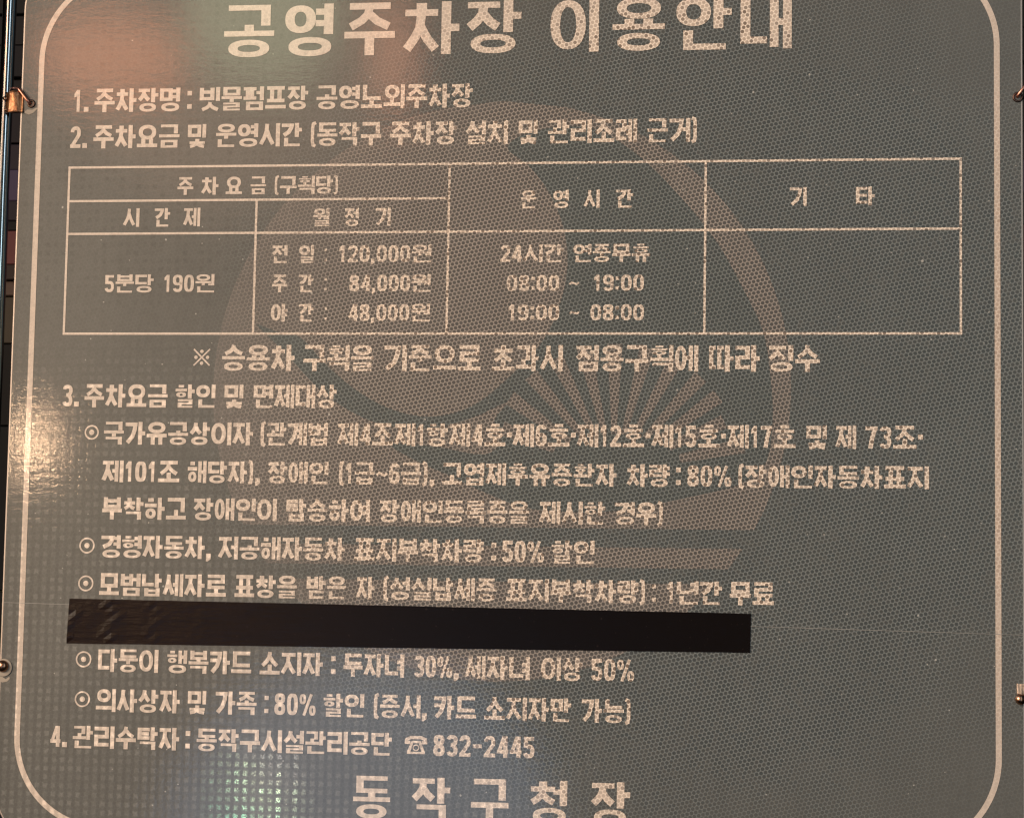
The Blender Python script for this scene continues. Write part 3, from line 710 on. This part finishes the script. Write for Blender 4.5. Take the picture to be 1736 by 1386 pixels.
# ------------------------------------------------------------------ tubes, straps and bolts
def tube(bm, pts, r, n=14, cap=True):
    rings = []
    P = [Vector(p) for p in pts]
    up_ = Vector((0.31, 0.2, 0.93)).normalized()
    for i, p in enumerate(P):
        d = (P[min(i + 1, len(P) - 1)] - P[max(i - 1, 0)]).normalized()
        a = d.cross(up_)
        if a.length < 1e-3: a = d.cross(Vector((1, 0, 0)))
        a.normalize(); b = d.cross(a)
        rr = r[i] if isinstance(r, (list, tuple)) else r
        rings.append([bm.verts.new(p + (a * math.cos(2 * math.pi * k / n) + b * math.sin(2 * math.pi * k / n)) * rr) for k in range(n)])
    for A, B in zip(rings, rings[1:]):
        for k in range(n): bm.faces.new((A[k], A[(k + 1) % n], B[(k + 1) % n], B[k]))
    if cap: bm.faces.new(rings[0][::-1]); bm.faces.new(rings[-1])
    bmesh.ops.recalc_face_normals(bm, faces=bm.faces[:])
def spline(pts, n=8):
    out = []; P = [Vector(p) for p in pts]
    for i in range(len(P) - 1):
        p0 = P[max(i - 1, 0)]; p1 = P[i]; p2 = P[i + 1]; p3 = P[min(i + 2, len(P) - 1)]
        for k in range(n):
            t = k / n
            out.append(0.5 * ((2 * p1) + (p2 - p0) * t + (2 * p0 - 5 * p1 + 4 * p2 - p3) * t * t + (3 * p1 - p0 - 3 * p2 + p3) * t ** 3))
    out.append(P[-1]); return out
def mmv(u, y, v): return (u * MM, y * MM, v * MM)
def lathe(bm, prof, cu, cv, n=28, tilt=None):
    """profile of (radius, y) mm round an axis that leaves the sign towards the viewer"""
    rings = []
    for rr, y in prof:
        rings.append([bm.verts.new(mmv(cu + rr * math.cos(2 * math.pi * k / n), y, cv + rr * math.sin(2 * math.pi * k / n))) for k in range(n)])
    for A, B in zip(rings, rings[1:]):
        for k in range(n): bm.faces.new((A[k], A[(k + 1) % n], B[(k + 1) % n], B[k]))
    bm.faces.new(rings[-1]); bmesh.ops.recalc_face_normals(bm, faces=bm.faces[:])

# polished steel rod beside the board
ROD_U, ROD_Y, ROD_R = -487.0, 8.0, 6.6
bm = bmesh.new()
pts = []; rad = []
for k in range(61):
    v = -1500 + 3000 * k / 60
    pts.append(mmv(ROD_U + 0.25 * math.sin(v * .021), ROD_Y, v)); rad.append(ROD_R * MM * (1 + 0.012 * math.sin(v * .05)))
tube(bm, pts, rad, 40)
rod = link('steel_pole', bm, M_chrome, None, True); rod.location = (0, 0, ZC)
tag(rod, 'thin polished steel pole standing along the left edge of the sign', 'pole')

bm = bmesh.new()
tube(bm, [mmv(-519.5, -6.0, -1580 + 3000 * k / 20) for k in range(21)], 24.5 * MM, 40)  # post put here to block sun reflections in the polished pole
post = link('shade_post', bm, plain('shade_post_paint', c4(0.055, 0.032, 0.024), 0.55, 0.4), None, True); post.location = (0, 0, ZC)
tag(post, 'dark brown painted post added at the left frame edge to shade the thin polished pole', 'post')

TIES = 'metal fasteners along the edges of the sign'
def eyelet(parent, u, v, r=3.6):
    bm = bmesh.new(); lathe(bm, [(r + 1.6, -.2), (r + 1.3, -1.0), (r + .4, -1.3), (r - .3, -.9), (r - .5, .2), (0.05, .25)], u, v)
    return link('eyelet', bm, M_hole, parent, True)
def strap(parent, u0, u1, v0, v1, y0, y1, bulge, name='strap', mat=None):
    """folded metal strap: a curved plate with thickness, crimped edges"""
    bm = bmesh.new(); N = 16; M_ = 8; front = []; backv = []
    for i in range(N + 1):
        f = i / N; u = u0 + (u1 - u0) * f
        A = []; B = []
        for j in range(M_ + 1):
            g = j / M_; v = v0 + (v1 - v0) * g
            edge = 1.0 if j in (0, M_) else 0.0
            y = y0 + (y1 - y0) * f - bulge * math.sin(math.pi * min(1, f * 1.15)) - .5 * math.sin(f * 9 + g * 3) - .7 * edge - (.6 if 0.28 < f < 0.36 else 0) - (0.5 if .7 < f < .76 else 0)
            A.append(bm.verts.new(mmv(u, y, v + .45 * math.sin(f * 11 + j)))); B.append(bm.verts.new(mmv(u, y + 1.4, v)))
        front.append(A); backv.append(B)
    for i in range(N):
        for j in range(M_):
            bm.faces.new((front[i][j], front[i + 1][j], front[i + 1][j + 1], front[i][j + 1]))
            bm.faces.new((backv[i][j], backv[i][j + 1], backv[i + 1][j + 1], backv[i + 1][j]))
        bm.faces.new((front[i][0], backv[i][0], backv[i + 1][0], front[i + 1][0]))
        bm.faces.new((front[i][M_], front[i + 1][M_], backv[i + 1][M_], backv[i][M_]))
    for i in (0, N):
        for j in range(M_): bm.faces.new((front[i][j], front[i][j + 1], backv[i][j + 1], backv[i][j]))
    bmesh.ops.recalc_face_normals(bm, faces=bm.faces[:])
    return link(name, bm, mat or M_copper, parent, True)

# copper clip at upper left
clip = thing('pole_clip', 'coppery strap clip tying the sign to the thin steel pole near its upper left', 'clip', (0, 0, ZC), TIES)
strap(clip, -486.0, -466.5, 276.6, 296.5, 3.0, -1.0, 4.5)
bm = bmesh.new(); tube(bm, [Vector(mmv(*p)) for p in spline([(-480, 7, 302), (-474, 2.5, 300.5), (-471, -2.2, 298.5), (-466, -3.0, 292.5), (-461.5, -2.6, 287.0), (-459.6, .8, 284.8)])], 1.35 * MM)
link('wire_hook', bm, M_wire, clip, True)
eyelet(clip, -459.0, 285.0, 2.4)
bm = bmesh.new(); lathe(bm, [(2.2, 0), (2.2, -1.4), (1.6, -2.2), (.05, -2.4)], -484.4, 290.2)
for f in bm.faces: pass
lathe(bm, [(1.7, 0), (1.7, -1.2), (1.2, -2.0), (.05, -2.2)], -483.6, 279.5)
link('rivet', bm, M_bolt, clip, True)
# scuffed film under the hook
bm = bmesh.new()
flat_polys(bm, [[(-466, 276.6), (-461, 274.6), (-456.5, 276.5), (-452.8, 280.2), (-453.8, 281.2), (-458, 279.2), (-463, 279.4)]], 0.40, False)
w_ = link('worn_patch', bm, M_scuff, sign)
# rounded bolt at lower left
bolt = thing('round_bolt', 'small round bronze bolt head on the lower left edge of the sign', 'bolt', (0, 0, ZC), TIES)
bm = bmesh.new(); lathe(bm, [(5.4, -.3), (5.5, -1.6), (5.0, -3.2), (3.9, -4.6), (2.2, -5.6), (.05, -5.9)], -465.9, -238.2, 32)
link('bolt_head', bm, M_bolt, bolt, True)
bm = bmesh.new(); lathe(bm, [(8.2, -.2), (8.2, -.7), (7.4, -.9), (.05, -.9)], -465.4, -239.6, 32); link('washer', bm, M_scuff, bolt, True)
bm = bmesh.new(); flat_polys(bm, [[(-469, -246), (-463, -250), (-459.5, -247.5), (-459.2, -249.6), (-461.5, -252), (-466, -253), (-469, -252)]], 0.40, False); link('worn_patch', bm, M_scuff, sign)
# wire tie at upper right
tie = thing('wire_tie', 'reddish wire looped through an eyelet at the upper right edge of the sign', 'wire tie', (0, 0, ZC), TIES)
eyelet(tie, 446.6, 278.6, 3.2)
bm = bmesh.new(); tube(bm, [Vector(mmv(*p)) for p in spline([(446.0, 1.0, 278.6), (447.0, -2.6, 280.0), (450.0, -4.0, 284.0), (454.0, -2.0, 289.0), (457, 4, 292)])], 1.35 * MM)
link('wire_hook', bm, M_wire, tie, True)
# bolt with folded strap at lower right
bs = thing('strap_bolt', 'dark bolt with a pale folded strap at the lower right edge of the sign', 'bolt', (0, 0, ZC), TIES)
strap(bs, 443.8, 456, -245.2, -236.4, -1.5, 2.0, 1.2, mat=metal('pale_strap', c4(0.50, 0.36, 0.27), 0.32, 0.25, bumps=0.5, spots=c4(0.42, 0.28, 0.18)))
bm = bmesh.new(); lathe(bm, [(4.6, -.3), (4.7, -1.6), (4.2, -3.2), (3.2, -4.4), (1.8, -5.2), (.05, -5.5)], 446.9, -249.6, 32)
link('bolt_head', bm, M_bolt, bs, True)

# ------------------------------------------------------------------ dark boards of the wall behind, seen in the gap by the pole
wall = thing('building_wall', 'dark boarded wall with reddish and purple panels in the gap behind the pole', 'wall', (0, 0.75, 0))
def board(z0, z1, col, dy=0.0, rough=.6):
    bm = bmesh.new(); bmesh.ops.create_cube(bm, size=1.0)
    for v in bm.verts:
        v.co = Vector((-0.35 + v.co.x * 4.4, dy + v.co.y * 0.06, (z0 + z1) / 2 + v.co.z * (z1 - z0)))
    col = tuple(k * 0.75 for k in col)
    bmesh.ops.bevel(bm, geom=bm.edges[:], offset=0.0012, segments=1, affect='EDGES')
    return link('panel', bm, plain('panel_paint', c4(*col), rough, .35), wall)
def zpx(y):      # height on the wall seen at photo row y beside the pole
    px = 28 if y < 400 else 18
    d = right * ((px - 868) / 3950) - up * ((y - 693) / 3950) - back
    k = (0.72 - cpos.y) / d.y
    return cpos.z + d.z * k
rowsb = [(-400, -40, (.012, .011, .012)), (-40, 22, (.010, .010, .011)), (26, 74, (.012, .011, .012)), (78, 130, (.010, .009, .011)), (134, 186, (.012, .010, .011)), (190, 240, (.014, .011, .014)), (244, 286, (.022, .016, .022)),
         (289, 340, (.055, .040, .075)), (342, 374, (.020, .016, .022)), (376, 391, (.006, .006, .007)), (393, 448, (.10, .036, .036)), (450, 474, (.030, .020, .018)),
         (477, 500, (.075, .050, .040)), (503, 580, (.048, .038, .028)), (583, 720, (.006, .005, .005)), (723, 1000, (.005, .005, .006)), (1003, 1330, (.006, .006, .007)), (1333, 1800, (.012, .014, .026))]
rowsb = [(a + (1.2 if a > -300 else 0) - 2, b + .8, c) for a, b, c in rowsb]
for a, b, c in rowsb: board(zpx(b), zpx(a), c, random.uniform(-.006, .006))
